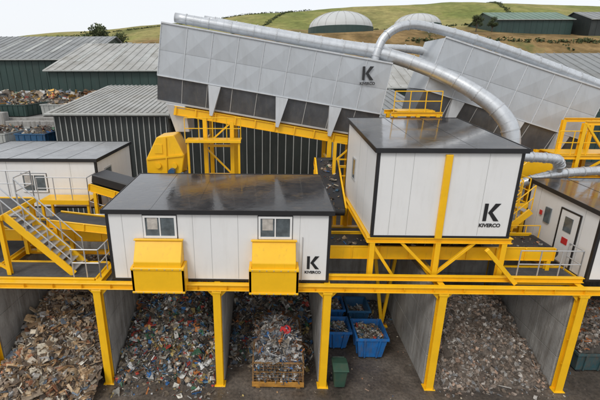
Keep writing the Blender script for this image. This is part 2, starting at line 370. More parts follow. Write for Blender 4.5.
bv=[];bf=[];bc=[]; rng=np.random.RandomState(21)
def pos():
    x=rng.uniform(-9,12); y=rng.uniform(9,16)
    if 2.1<x<5.7 or x>6 : 
        if rng.rand()>.35: return None
    if y<12 and rng.rand()>math.exp(-(12-y)*.9): return None
    return (x,y,.012)
pieces(bv,bf,bc,2400,pos,PLAS+WOOD+RUB*2,.015,.14,(.3,.2,.3,.15),tilt=.15,rng=rng)
finish_debris("scattered_litter",bv,bf,bc)

# ------------------------------------------------------------------ skips and bins
def open_bin(name,x0,x1,y0,y1,h,mat,taper=.1,t=.035,z0=.08,ribs=3,zg=0):
    g=group(name,((x0+x1)/2,(y0+y1)/2,zg)); b=B(); z0+=zg; h+=zg
    def ring(z,o): 
        return [(x0+taper*(1-o),y0+taper*(1-o),z),(x1-taper*(1-o),y0+taper*(1-o),z),(x1-taper*(1-o),y1-taper*(1-o),z),(x0+taper*(1-o),y1-taper*(1-o),z)]
    lo=ring(z0,0); hi=ring(h,1)
    lo2=[(x+(t if i in(0,3) else -t),y+(t if i<2 else -t),z+.04) for i,(x,y,z) in enumerate(lo)]
    hi2=[(x+(t if i in(0,3) else -t),y+(t if i<2 else -t),z) for i,(x,y,z) in enumerate(hi)]
    vs=lo+hi+lo2+hi2; fs=[(3,2,1,0),(8,9,10,11)]
    for i in range(4):
        j=(i+1)%4; fs+=[(i,j,4+j,4+i),(8+j,8+i,12+i,12+j),(4+i,4+j,12+j,12+i)]
    b.add(vs,fs); b.done("shell",mat,g,bevel=.006)
    r=B(); e=.05
    r.box(x0-e,x1+e,y0-e,y0-.002,h-.08,h+.02).box(x0-e,x1+e,y1+.002,y1+e,h-.08,h+.02).box(x0-e,x0-.002,y0,y1,h-.08,h+.02).box(x1+.002,x1+e,y0,y1,h-.08,h+.02)
    for k in range(ribs):
        f=(k+.5)/ribs; x=x0+taper+(x1-x0-2*taper)*f
        r.beam((x,y0+taper-.02,z0),(x0+(x1-x0)*f,y0-.02,h-.08),.06,.05)
        y=y0+taper+(y1-y0-2*taper)*f
        for sx,xx,xl in ((-1,x0,x0+taper),(1,x1,x1-taper)):
            r.beam((xl+sx*.02,y,z0),(xx+sx*.02,y0+(y1-y0)*f,h-.08),.05,.06)
    r.done("rim_and_ribs",mat,g,bevel=.004)
    f=B(); f.box(x0+taper+.05,x0+taper+.2,y0+taper,y1-taper,zg,z0-.002).box(x1-taper-.2,x1-taper-.05,y0+taper,y1-taper,zg,z0-.002); f.done("skids","black",g)
    return g
def heap(parent,x0,x1,y0,y1,z,top,pal,n,smax,seed,kinds=(.4,.2,.2,.1),curls=0):
    rng=np.random.RandomState(seed); bv=[];bf=[];bc=[]
    def h(x,y):
        u=(x-x0)/(x1-x0)*2-1; v=(y-y0)/(y1-y0)*2-1
        return z+top*max(0,(1-u*u))**.6*max(0,1-v*v)**.5+mnoise.noise(Vector((x*2.5,y*2.5,seed)))*.15
    nx=24
    for j in range(nx+1):
        for i in range(nx+1):
            x=x0+(x1-x0)*i/nx;y=y0+(y1-y0)*j/nx; bv.append((x,y,h(x,y)));k=rng.uniform(.5,1.2); bc.append((.08*k,.07*k,.06*k,1))
    for j in range(nx):
        for i in range(nx):
            a=j*(nx+1)+i; bf.append((a,a+1,a+nx+2,a+nx+1))
    ff=lambda:(lambda x,y:(x,y,h(x,y)+.03))(rng.uniform(x0+.05,x1-.05),rng.uniform(y0+.05,y1-.05))
    pieces(bv,bf,bc,n,ff,pal,.05,smax,kinds,rng=rng)
    for i in range(curls):
        c=Vector(ff()); R=rng.uniform(.15,.7); a0=rng.uniform(0,6.28); sp=rng.uniform(.5,1.5)*.35/R+.4; q=B()
        ax=Vector(rng.normal(0,1,3)).normalized(); u=ax.orthogonal().normalized(); w_=ax.cross(u)
        pts=[c-(u*math.cos(a0+sp/2)+w_*math.sin(a0+sp/2))*R+(u*math.cos(a0+sp*t/7)+w_*math.sin(a0+sp*t/7))*R+ax*.1*t/7 for t in range(8)]
        q.tube(pts,rng.uniform(.006,.02),4); o=len(bv); bv.extend([tuple(v) for v in q.v]); bf.extend([tuple(k+o for k in f) for f in q.f])
        col=np.array(pal[rng.randint(len(pal))])*rng.uniform(.5,1.0); bc.extend([(*np.clip(col,0,.8),1)]*len(q.v))
    return finish_debris("contents",bv,bf,bc,parent)
g=group("scrap_metal_cage",(.3,13.4,0)); x0,x1,y0,y1=-.62,1.2,11.95,14.7; hh=1.15
b=B(); b.box(x0+.02,x1-.02,y0+.02,y1-.02,.09,.13)
b.box(x0-.04,x1+.04,y0-.05,y0,.10,.30).box(x0-.04,x1+.04,y1,y1+.05,.10,.30).box(x0-.04,x0,y0+.002,y1-.002,.10,.30).box(x1,x1+.04,y0+.002,y1-.002,.10,.30)
b.box(x0+.1,x0+.25,y0,y1,0,.088).box(x1-.25,x1-.1,y0,y1,0,.088); b.done("base_frame","orange",g,bevel=.005)
b=B()
for x in (x0,x1):
    for y in (y0,(y0+y1)/2,y1): b.beam((x,y,.24),(x,y,hh),.05,.05)
b.beam((x0,y0,hh-.03),(x1,y0,hh-.03),.05,.05); b.beam((x0,y1,hh),(x1,y1,hh),.05,.05); b.beam((x0,y0,hh),(x0,y1,hh),.05,.05); b.beam((x1,y0,hh),(x1,y1,hh),.05,.05); b.beam((x0,y0-.01,.72),(x1,y0-.01,.72),.03,.03)
for k in range(1,14):
    x=x0+(x1-x0)*k/14; b.beam((x,y0,.24),(x+.0,y0-.01,hh-.05),.014,.014)
for k in range(1,7):
    z=.24+k*.13; b.beam((x0,y0-.012,z),(x1,y0-.012,z),.012,.012); b.beam((x0,y0,z),(x0,y1,z),.012,.012); b.beam((x1,y0,z),(x1,y1,z),.012,.012)
for k in range(1,20):
    y=y0+(y1-y0)*k/20; b.beam((x0,y,.24),(x0,y,hh),.012,.012); b.beam((x1,y,.24),(x1,y,hh),.012,.012)
b.done("wire_mesh_sides","rust",g)
heap(g,x0+.04,x1-.04,y0+.03,y1-.04,.85,.85,METAL*3+[(.6,.6,.58),(.5,.17,.05),(.05,.14,.32)],3400,.5,31,(.28,.12,.18,.20),curls=110)
bv=[];bf=[];bc=[];rng=np.random.RandomState(5)
pieces(bv,bf,bc,520,lambda:(rng.uniform(x0+.05,x1-.05),y0+.07+rng.uniform(0,.05),rng.uniform(.3,1.1)),METAL+PLAS[:8],.05,.4,(.35,.05,.2,.15),rng=rng); finish_debris("packed_scrap",bv,bf,bc,g)
b=B(); b.tube([(.62+.13*math.cos(t),13.0+.12*math.sin(t),1.79+.07*math.sin(t)) for t in np.linspace(0,2*math.pi,17)],.045,8,cap=False); b.tube([(.5,13.0,1.79),(.74,13.0,1.79)],.03,6); b.tube([(.62,12.88,1.73),(.62,13.12,1.86)],.03,6)
b.add([(.35,12.9,1.8),(.55,12.75,1.76),(.6,12.95,1.86),(.42,13.05,1.9)],[(0,1,2,3)]); b.done("red_wheel","red",g,smooth=True)
for (x0,x1,y0,y1,h,m,s) in ((3.45,4.66,13.5,14.8,1.05,"blue",41),(2.35,3.3,14.05,15.1,.95,"blue",42),(2.4,3.3,15.6,16.7,1.0,"blue",43),(3.45,4.4,15.45,16.6,1.05,"blued",44)):
    g=open_bin("blue_tipping_bin",x0,x1,y0,y1,h,m,.14,ribs=2)
    heap(g,x0+.06,x1-.06,y0+.06,y1-.06,h-.28,.22 if s!=44 else -.3,PLAS+METAL+[(.62,.62,.6)]*4,300,.3,s)
g=group("wheelie_bin",(2.6,12.2,0)); b=B()
b.add([(2.36,11.95,.08),(2.74,11.95,.08),(2.74,12.4,.08),(2.36,12.4,.08),(2.3,11.85,.88),(2.80,11.85,.88),(2.80,12.45,.88),(2.3,12.45,.88)],[(0,3,2,1),(4,5,6,7),(0,1,5,4),(1,2,6,5),(2,3,7,6),(3,0,4,7)])
b.done("bin_body","green",g,bevel=.03)
b=B(); b.prism([(11.80,.885),(12.5,.885),(12.5,.95),(12.15,1.0),(11.80,.93)],2.27,2.83,'x'); b.tube([(2.32,12.57,.92),(2.78,12.57,.92)],.02,8); b.done("bin_lid","green",g,bevel=.012)
b=B(); b.tube([(2.27,12.42,.1),(2.33,12.42,.1)],.1,14); b.tube([(2.77,12.42,.1),(2.83,12.42,.1)],.1,14); b.done("bin_wheels","black",g)
g=open_bin("rubble_skip",11.75,14.2,13.0,15.8,.9,"teal",.1,ribs=4)
heap(g,11.79,14.16,13.04,15.76,.82,1.35,RUB+[(.5,.18,.06),(.4,.38,.35)],3400,.3,51,(.15,.2,.6,.03))
pile("rubble_pile",10.7,14.5,14.5,17.4,2.4,RUB,1500,.04,.3,(.13,.10,.075),(.12,.10,.74,.02),seed=15)

# ------------------------------------------------------------------ decks, stairs, conveyors
def deck(name,x0,x1,y0,y1,z,edge="yellow"):
    g=group(name,((x0+x1)/2,(y0+y1)/2,z)); b=B(); y=y0+.05
    while y<y1-.06: b.box(x0+.03,x1-.03,y,y+.03,z-.04,z); y+=.07
    x=x0+.1
    while x<x1: b.box(x,x+.02,y0+.02,y1-.02,z-.05,z-.012); x+=.35
    b.done("grating","grate",g)
    b=B(); b.box(x0,x1,y0-.06,y0+.03,z-.16,z+.03).box(x0,x1,y1-.03,y1+.06,z-.16,z+.03).box(x0-.06,x0,y0,y1,z-.16,z+.03).box(x1,x1+.06,y0,y1,z-.16,z+.03); b.done("edge_channels",edge,g,bevel=.006)
    return g
def conveyor(name,a,c,w,h=.35,cover=False,legs=(),load=None):
    a=Vector(a);c=Vector(c);g=group(name,(a+c)/2); d=(c-a).normalized(); r=d.cross(Vector((0,0,1))).normalized(); u=r.cross(d)
    b=B(); 
    for s in (-1,1):
        b.ibeam(a+r*s*w/2,c+r*s*w/2,.08,h,.02)
        n=max(2,int((c-a).length/1.0))
        for i in range(n+1):
            p=a.lerp(c,i/n)+r*s*(w/2+.03); b.beam(p-u*h*.48,p+u*h*.48,.04,.05)
    for (t,zb) in legs:
        p=a.lerp(c,t)
        for s in (-1,1):
            q=p+r*s*w/2; b.ibeam((q.x,q.y,zb),(q.x,q.y,q.z-h/2),.14,.14,.018)
        q0=p+r*w/2;q1=p-r*w/2; zm=(zb+p.z)/2; b.beam((q0.x,q0.y,zm),(q1.x,q1.y,zm),.08,.08)
    b.done("side_frames","yellow",g,bevel=.004)
    k=B(); k.beam(a+u*h*.25,c+u*h*.25,w-.1,.05); k.beam(a-u*h*.3,c-u*h*.3,w-.12,.04)
    k.tube([a+r*(w/2-.06),a-r*(w/2-.06)],h*.4,14).tube([c+r*(w/2-.06),c-r*(w/2-.06)],h*.4,14); k.done("belt","belt",g)
    if cover:
        k=B(); k.beam(a+u*(h*.5+.22),c+u*(h*.5+.22),w*.85,.42); k.done("rubber_cover","black",g,bevel=.05)
    if load:
        rng=np.random.RandomState(load); bv=[];bf=[];bc=[]
        def pp():
            t=rng.rand(); p=a.lerp(c,t)+r*rng.uniform(-.3,.3)*w+u*(h*.25+.04); return tuple(p)
        pieces(bv,bf,bc,int((c-a).length*22),pp,PLAS+WOOD,.04,.3,(.4,.2,.2,.2),tilt=.3,rng=rng); finish_debris("carried_waste",bv,bf,bc,g)
    return g
deck("walkway_deck",-10.0,-6.15,12.35,13.6,4.22)
deck("walkway_deck",-15,-10.2,12.35,17.3,4.22)
deck("walkway_deck",-8.0,-5.6,15.9,17.5,4.24)
deck("walkway_deck",2.1,10.6,15.2,17.4,4.24)
deck("walkway_deck",8.4,10.7,12.6,13.6,4.24)
def stairs(p0,p1,w,n,rail_mat="rail"):
    g=group("steel_staircase",p0); b=B()
    for yy in (p0[1],p0[1]+w): b.beam((p0[0],yy,p0[2]+.03),(p1[0],yy,p1[2]),.06,.26)
    b.done("stringers","yellow",g,bevel=.005); b=B()
    for i in range(n):
        t=(i+.7)/n; x=p0[0]+(p1[0]-p0[0])*t; z=p0[2]+(p1[2]-p0[2])*t; b.box(x-.13,x+.13,p0[1]+.04,p0[1]+w-.04,z-.03,z)
    b.done("treads","rail",g); b=B()
    for yy in (p0[1],p0[1]+w):
        P0=Vector((p0[0],yy,p0[2]+.05));P1=Vector((p1[0],yy,p1[2]+.05))
        for i in range(4):
            p=P0.lerp(P1,i/3); b.tube([p,p+Vector((0,0,1.0))],.022,6)
        for h_ in (1.0,.5): b.tube([P0+Vector((0,0,h_)),P1+Vector((0,0,h_))],.022,6)
    b.done("handrails",rail_mat,g); return g
stairs((-7.0,12.62,4.22),(-9.15,12.62,6.45),.88,11)
stairs((8.6,15.1,4.26),(10.2,15.1,5.9),.8,8,"yellow")
deck("stair_landing",-12,-9.2,12.5,14.6,6.45)
g=group("safety_railing",(-10.5,12.5,6.45)); b=B(); railing(b,[(-9.2,14.6,6.48),(-12,14.6,6.48)]); railing(b,[(-9.2,12.52,6.48),(-12,12.52,6.48)]); railing(b,[(-9.2,13.6,6.48),(-9.2,14.6,6.48)]); b.done("rails","rail",g)
g=group("safety_railing",(-7,12.4,4.2)); b=B(); railing(b,[(-6.9,12.4,4.25),(-5.95,12.4,4.25),(-5.95,13.6,4.25)],step=.5); railing(b,[(-6.2,15.9,4.27),(-8.0,15.9,4.27)]); b.done("rails","rail",g)
g=group("safety_railing",(-9,17.3,5.6)); b=B(); railing(b,[(-10.5,17.0,5.6),(-8.2,17.0,5.6),(-8.2,17.9,5.6)],step=.8); railing(b,[(-8.2,17.0,5.0),(-6.4,17.0,4.4)],step=.8); b.done("rails","rail",g)
g=group("access_platform",(-9,17.4,5.5)); b=B(); b.box(-10.5,-8.2,16.95,17.9,5.5,5.58)
for x in (-10.4,-8.3):
    for y in (17.02,17.8): b.beam((x,y,4.22),(x,y,5.5),.1,.1)
b.box(-10.5,-8.2,16.88,16.94,5.42,5.62); b.done("frame","yellow",g)
g=group("landing_support_frame",(-10,13.5,4.2)); b=B()
for x in (-9.3,-11.9):
    for y in (12.6,14.5): b.ibeam((x,y,4.22),(x,y,6.29),.14,.14,.018)
b.beam((-9.3,12.6,4.4),(-11.9,12.6,6.2),.08,.08); b.beam((-9.3,14.5,4.4),(-11.9,14.5,6.2),.08,.08)
b.done("posts","yellow",g)
conveyor("belt_conveyor",(-13,15.0,5.0),(-5.6,15.0,5.0),1.3,.45,legs=[(.1,4.2),(.45,4.2),(.9,4.2)])
conveyor("belt_conveyor",(-8.3,14.2,5.75),(-5.6,14.2,5.45),1.0,.3,cover=False,legs=[(.1,4.2),(.9,4.2)])
conveyor("belt_conveyor",(-8.0,17.6,6.2),(-5.5,17.0,5.7),1.2,.35,cover=True,legs=[(.1,4.2),(.9,4.2)])
conveyor("belt_conveyor",(-7.7,19.2,5.6),(-4.3,19.2,6.2),1.3,.4,legs=[(.3,0),(.9,0)],load=4)
conveyor("belt_conveyor",(1.9,14.1,4.85),(10.2,14.1,4.85),1.4,.5,legs=[(.02,4.2),(.5,4.2),(.98,4.2)],load=5)
conveyor("belt_conveyor",(2.7,16.6,5.3),(2.7,19.6,6.9),1.1,.45,legs=[(.9,0)],load=6)
g=group("cabin_support_frame",(5.8,15,4.2)); b=B()
for y in (12.86,17.85):
    b.ibeam((3.3,y,5.6),(8.25,y,5.6),.2,.2,.025)
    for x in (3.5,5.75,8.0): b.ibeam((x,y,4.2),(x,y,5.5),.18,.18,.02)
    b.beam((5.75,y,4.25),(4.5,y,5.5),.1,.1); b.beam((5.75,y,4.25),(7.0,y,5.5),.1,.1)
    b.beam((3.5,y,5.45),(4.3,y,4.25),.1,.1)
for x in (3.4,5.75,8.1): b.ibeam((x,12.97,5.6),(x,17.75,5.6),.18,.2,.025)
b.beam((7.15,12.3,5.5),(8.3,12.3,4.25),.12,.14)
b.ibeam((2.0,12.5,4.32),(10.7,12.5,4.32),.16,.18,.02)
b.done("frame","yellow",g,bevel=.005)
deck("walkway_deck",8.45,10.6,16.0,17.4,5.9)
g=group("safety_railing",(9.5,15,5.3)); b=B(); railing(b,[(8.5,16.0,5.93),(10.2,16.0,5.93)],step=.6); railing(b,[(8.5,17.4,5.93),(10.5,17.4,5.93),(10.55,16.0,5.93)],step=.6)
railing(b,[(8.45,14.95,4.3),(10.6,14.95,4.3)],step=.6); b.done("rails","yellow",g)
g=group("walkway_support",(9.5,15,4.2)); b=B()
for x in (8.5,10.5):
    for y in (16.0,17.3): b.ibeam((x,y,4.2),(x,y,5.74),.14,.14,.018)
b.box(8.5,10.5,14.86,14.9,4.35,4.75)
b.done("posts","yellow",g)
g=group("control_cabinet",(8.9,14.95,4.3)); b=B(); b.box(8.75,9.2,16.15,16.4,4.3,5.4); b.box(8.78,9.17,16.13,16.148,4.35,5.35); b.done("cabinet","rail",g,bevel=.01)
g=group("safety_railing",(9.5,12.6,4.2)); b=B(); railing(b,[(8.5,12.62,4.28),(10.6,12.62,4.28)],step=.7); railing(b,[(10.6,12.62,4.28),(10.6,13.3,4.28)],step=.7); b.done("rails","rail",g)

# ------------------------------------------------------------------ big air separator hoppers
def hopper(x0,x1,z0,slope,y,hp,hd,npan,finx,depth=2.6,legs=(),truss=.55,seed=1):
    rng=np.random.RandomState(seed)
    g=group("air_separator_hopper",((x0+x1)/2,y,z0-2)); 
    def T(x,dz): return (x+slope*dz*.95, z0+slope*(x-x0)-dz)
    pw=(x1-x0)/npan; b=B()
    for i in range(npan):
        a=x0+i*pw+.012; c=x0+(i+1)*pw-.012; m=(a+c)/2
        for (ta,tb) in ((0,.5),(.5,1)):
            A=T(a,hp*ta+(.01 if ta else 0)); C=T(c,hp*ta+(.01 if ta else 0)); D=T(c,hp*tb); E=T(a,hp*tb); Mm=T(m,hp*(ta+tb)/2); k=-.028+rng.uniform(-.008,.008)
            b.add([(A[0],y,A[1]),(C[0],y,C[1]),(D[0],y,D[1]),(E[0],y,E[1]),(Mm[0],y+k,Mm[1])],[(0,1,4),(1,2,4),(2,3,4),(3,0,4)])
    b.done("creased_panels","hop",g,recalc=False)
    s=B(); s.prism([T(x0,0),T(x1,0),T(x1,hp),T(x0,hp)],y+.02,y+depth,'y'); s.done("casing","hop",g)
    def q3(p,yy): return (p[0],yy,p[1])
    t=B()
    for i in range(npan+1):
        x=x0+i*pw; t.beam(q3(T(x,0),y-.01),q3(T(x,hp),y-.01),.035,.035)
    t.beam(q3(T(x0,-.03),y-.02),q3(T(x1,-.03),y-.02),.08,.07); t.beam(q3(T(x0,hp),y-.02),q3(T(x1,hp),y-.02),.07,.05)
    t.done("stiffeners","hopl",g,bevel=.004)
    t=B()
    for i in range(npan+1):
        x=x0+i*pw
        for k in range(9): 
            p=T(x+.05,hp*(k+.5)/9); t.box(p[0]-.012,p[0]+.012,y-.012,y-.001,p[1]-.012,p[1]+.012)
    t.done("rivets","seam",g)
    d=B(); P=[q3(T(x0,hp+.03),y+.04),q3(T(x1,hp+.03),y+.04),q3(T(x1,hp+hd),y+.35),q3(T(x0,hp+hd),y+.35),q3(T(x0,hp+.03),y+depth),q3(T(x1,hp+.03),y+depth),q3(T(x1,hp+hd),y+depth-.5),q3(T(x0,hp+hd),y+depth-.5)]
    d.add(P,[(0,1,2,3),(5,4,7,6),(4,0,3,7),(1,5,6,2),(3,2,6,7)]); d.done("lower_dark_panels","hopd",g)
    d=B()
    for i in range(1,npan*1):
        x=x0+i*pw; d.beam(q3(T(x,hp+.05),y+.035),q3(T(x,hp+hd),y+.34),.03,.03)
    d.beam(q3(T(x0,hp+hd),y+.33),q3(T(x1,hp+hd),y+.33),.08,.08)
    d.done("dark_panel_joints","seam",g)
    f=B()
    for x in finx:
        f.prism([T(x-.30,hp+.04),T(x+.30,hp+.04),T(x+.07,hp+hd+.25),T(x-.07,hp+hd+.25)],y-.10,y+.33,'y')
    f.done("tapered_fins","hopl",g,bevel=.006)
    q=B(); dz=hp+hd+truss*.5+.04
    for yy in (y+.15,y+depth-.4):
        q.ibeam(q3(T(x0+.9,dz),yy),q3(T(x1-.4,dz),yy),.16,truss*.8,.03)
        n=int((x1-x0)/1.0)
        for i in range(n):
            x=x0+1+i*(x1-x0-2)/(n-1); q.beam(q3(T(x,dz-truss*.38),yy-.09),q3(T(x,dz+truss*.38),yy-.09),.06,.03)
    zl=lambda x:z0+slope*(x-x0)-dz+slope*slope*dz*-1
    for (x,zb) in legs:
        for yy in (y+.15,y+depth-.4): q.ibeam((x,yy,zb),(x,yy,zl(x)-truss*.1),.2,.2,.022)
        q.beam((x,y+.15,zl(x)-1.2),(x,y+depth-.4,zl(x)-1.2),.1,.1)
    for (xa,za),(xb,zb) in zip(legs[:-1],legs[1:]):
        if xb-xa<3:
            z1=zl(xa); q.beam((xa,y+.13,z1-1.5),(xb,y+.13,z1-1.5),.1,.12); q.beam((xa,y+.13,z1-1.5),(xb,y+.13,z1-.3),.08,.08); q.beam((xa,y+.13,z1-3),(xb,y+.13,z1-3),.1,.12); q.beam((xb,y+.13,z1-3),(xa,y+.13,z1-1.6),.08,.08)
    q.done("conveyor_truss_and_legs","yellow",g,bevel=.004)
    return g
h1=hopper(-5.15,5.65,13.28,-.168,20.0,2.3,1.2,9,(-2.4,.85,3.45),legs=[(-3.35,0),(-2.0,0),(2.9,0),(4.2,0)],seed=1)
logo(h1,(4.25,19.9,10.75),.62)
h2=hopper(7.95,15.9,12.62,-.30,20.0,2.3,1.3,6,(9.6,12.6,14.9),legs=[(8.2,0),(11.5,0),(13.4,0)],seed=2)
b=B(); b.add([(-5.25,20.1,9.65),(-4.3,20.1,9.5),(-4.3,22.3,9.5),(-5.25,22.3,9.65),(-4.9,20.4,8.2),(-4.2,20.4,8.2),(-4.2,21.8,8.2),(-4.9,21.8,8.2)],[(0,3,2,1),(4,5,6,7),(0,1,5,4),(1,2,6,5),(2,3,7,6),(3,0,4,7)]); b.done("feed_boot","hopl",h1,bevel=.02)
g=group("conveyor_drive_housing",(-5.3,19.6,7)); b=B()
b.prism([(-6.2,6.3),(-4.5,6.15),(-4.3,7.2),(-4.75,8.2),(-5.6,8.1),(-6.2,7.0)],19.3,20.7,'y'); b.done("housing","yellow",g,bevel=.03)
b=B(); b.beam((-6.15,19.26,7.02),(-4.35,19.26,7.22),.05,.08); b.beam((-5.2,19.26,6.25),(-5.15,19.26,8.1),.05,.06); b.tube([(-5.6,19.28,6.7),(-5.6,19.2,6.7)],.14,14); b.tube([(-4.8,19.28,6.7),(-4.8,19.2,6.7)],.14,14)
b.box(-5.75,-5.35,19.27,19.298,7.3,7.75); b.done("housing_ribs","yellow",g)
b=B(); b.tube([(-4.9,19.2,6.45),(-4.9,18.9,6.45)],.16,14); b.box(-5.05,-4.75,18.92,19.25,6.2,6.3); b.done("drive_motor","blued",g)
b=B()
for x in (-6.0,-4.6):
    for y in (19.4,20.6): b.ibeam((x,y,0),(x,y,6.2),.16,.16,.02)
b.done("legs","yellow",g)
g=group("maintenance_walkway",(-2.8,19.6,7.9)); b=B(); b.box(-4.2,-1.5,19.3,20.0,7.95,7.98); railing(b,[(-4.2,19.3,7.98),(-1.5,19.3,7.98)],step=.7); b.beam((-4.2,19.28,7.9),(-1.5,19.28,7.9),.05,.12)
for x in (-4.1,-1.6): b.beam((x,19.4,0),(x,19.4,7.9),.1,.1)
b.done("walkway_and_rails","yellow",g)
g=group("access_platform",(6.2,19,8)); b=B()
for x in (5.6,6.6,7.5):
    for y in (18.6,19.8): b.ibeam((x,y,0),(x,y,9.3),.16,.16,.02)
for z in (8.7,9.3): b.ibeam((5.4,18.6,z),(7.7,18.6,z),.14,.18,.02); b.ibeam((5.4,19.8,z),(7.7,19.8,z),.14,.18,.02)
b.box(5.7,7.4,18.7,19.7,9.4,9.44)
railing(b,[(5.5,18.6,9.4),(7.6,18.6,9.4)],step=.6,h=.9); b.done("frame","yellow",g)
g=group("access_ladder",(3.6,18.3,6)); b=B()
for x in (2.95,3.6): b.ibeam((x,18.6,0),(x,18.6,8.0),.14,.14,.02)
for z in (5.5,6.4,7.2,8.0): b.beam((2.95,18.6,z),(3.6,18.6,z),.06,.06)
b.done("ladder_frame","yellow",g)
g=group("access_platform",(14.5,18,6)); b=B()
for x in (12.6,13.6,14.9,16.4):
    for y in (17.9,19.2): b.ibeam((x,y,0),(x,y,9.0 if x>13 else 7.6),.16,.16,.02)
for z in (6.6,7.5,9.0): b.ibeam((12.6 if z<8 else 13.6,17.9,z),(16.6,17.9,z),.14,.18,.02); b.ibeam((12.6 if z<8 else 13.6,19.2,z),(16.6,19.2,z),.14,.18,.02)
b.beam((13.6,17.85,6.6),(14.9,17.85,7.5),.08,.08); b.beam((13.6,17.85,9.0),(14.9,17.85,7.5),.08,.08)
railing(b,[(12.6,17.9,7.6),(16.6,17.9,7.6)],step=.7); b.box(12.7,16.4,18,19.1,7.6,7.64); b.done("frame","yellow",g)
b=B(); b.prism([(10.9,6.0),(12.6,6.4),(12.6,7.4),(11.4,7.3),(10.9,6.8)],17.8,19,'y'); b.done("conveyor_head_housing","yellow",bevel=.02)
conveyor("belt_conveyor",(9.0,19.0,7.6),(15.5,19.0,5.9),1.1,.4,load=8)

duct("air_duct",[(-4.7,20.9,13.62),(-1,20.9,13.0),(2.5,20.9,12.42),(5.3,20.6,11.95),(7.7,19.8,11.1),(9.3,18.9,10.15),(10.2,18.3,9.3),(10.6,18.0,8.4),(10.7,17.9,6.6)],.22,.38)
duct("air_duct",[(4.9,20.4,11.3),(4.95,20.4,11.9),(5.3,20.5,12.7),(6.2,20.6,13.2),(7.6,20.7,13.1),(11.1,20.7,12.15),(16.1,20.7,10.45),(19.5,20.7,9.3)],.19,.27)
duct("air_duct",[(-3.5,22.3,13.7),(0,22.3,13.1),(4.5,22.3,12.4),(7.5,22.3,12.2),(10,22.3,11.6)],.18,.2)
duct("air_duct",[(9.6,16.9,7.75),(10.4,16.7,7.75),(11.6,16.6,7.7),(12.1,16.8,7.45),(12.3,17.2,6.8)],.2,.2,.5)
duct("air_duct",[(10.4,17.2,6.1),(10.9,17.1,6.5),(11.8,17.0,6.85),(13.2,17.0,7.05),(16,17.0,7.2)],.19,.19,.7)

# ------------------------------------------------------------------ sheds
def shed(name,x0,x1,y0,y1,ze,zr,wall,roof,ribsp=.9,ridge=.5,zb=0,ribmat=None,rw=.06,rd=.05,doors=(),lights=0):
    g=group(name,((x0+x1)/2,(y0+y1)/2,zb)); yr=y0+(y1-y0)*ridge
    b=B(); b.prism([(y0,zb),(y1,zb),(y1,ze),(yr,zr),(y0,ze)],x0,x1,'x'); b.done("walls",wall,g)
    r=B(); o=.4; t=.12; sl=(zr-ze)/(yr-y0)
    r.prism([(y0-o,ze-o*sl+.02),(yr,zr+.02),(yr,zr+t),(y0-o,ze-o*sl+t)],x0-o,x1+o,'x')
    sl2=(zr-ze)/(y1-yr) if y1>yr else 0
    r.prism([(y1+o,ze-o*sl2+.02),(yr+.002,zr+.02),(yr+.002,zr+t),(y1+o,ze-o*sl2+t)],x0-o,x1+o,'x')
    n=int((x1-x0)/ribsp)
    for i in range(n+1):
        x=x0+(x1-x0)*i/n
        r.beam((x,y0-o,ze-o*sl+t+.03),(x,yr,zr+t+.03),.12,.08)
    r.done("roof",roof,g)
    if lights:
        r=B()
        for i in range(lights):
            x=x0+(x1-x0)*(i+.5)/lights; ya=y0+.25*(yr-y0); yb_=y0+.8*(yr-y0); 
            r.add([(x-.4,ya,ze+(ya-y0)*sl+t+.02),(x+.4,ya,ze+(ya-y0)*sl+t+.02),(x+.4,yb_,ze+(yb_-y0)*sl+t+.02),(x-.4,yb_,ze+(yb_-y0)*sl+t+.02)],[(0,1,2,3)])
        r.done("rooflights","rib",g,recalc=False)
    w=B()
    n=int((x1-x0)/ribsp)
    for i in range(n+1):
        x=x0+(x1-x0)*i/n; w.box(x-rw,x+rw,y0-rd,y0-.002,zb,ze-.25)
    n=int((y1-y0)/ribsp)
    for i in range(1,n):
        y=y0+(y1-y0)*i/n; w.box(x1+.002,x1+rd,y-rw,y+rw,zb,ze-.25)
    w.done("cladding_ribs",ribmat or wall,g)
    e=B(); e.tube([(x0-o,y0-o-.08,ze-o*sl),(x1+o,y0-o-.08,ze-o*sl)],.1,6); e.done("gutter","rib",g)
    if doors:
        d=B()
        for a,c,z in doors: d.box(a,c,y0-rd-.06,y0-rd-.01,zb,z)
        d.done("roller_doors","rib",g)
    return g
shed("corrugated_shed",-16.3,-7.9,30,44,8.2,9.7,"dwall","roofl",.42,.85,ribmat="rib",rw=.035)
shed("corrugated_shed",-7.4,12,31,45,7.9,9.3,"dwall","roofg",.6,.85,ribmat="rib",rw=.03)
shed("green_warehouse",-27,-6,50,74,11.4,15.0,"gwall","roofl",1.0,.5,lights=5)
shed("green_warehouse",-62,-27.8,62,88,13.0,17.0,"gwall","roofg",1.0,.5,lights=8)
shed("green_warehouse",-5,10,54,76,11,14.6,"gwall","roofg",1.0,.5)
shed("green_warehouse",11,27,46,62,9.6,12.8,"gwall","roofl",1.0,.6)
shed("green_warehouse",28,60,52,72,10,13.6,"gwall","roofg",1.2,.5)
shed("green_warehouse",-70,-34,92,112,14.5,17.8,"gwall","roofl",1.2,.5)
shed("farm_barn",60,80,118,134,24.6,27.2,"gwall","roofgr",1.5,.5,zb=18)
shed("farm_barn",82,104,114,128,24.2,26.6,"dwall","roofg",1.5,.5,zb=18,doors=[(86,90,22.8),(95,99,22.8)])
shed("farm_barn",106,140,120,136,25.2,28,"dwall","roofg",1.5,.5,zb=18)

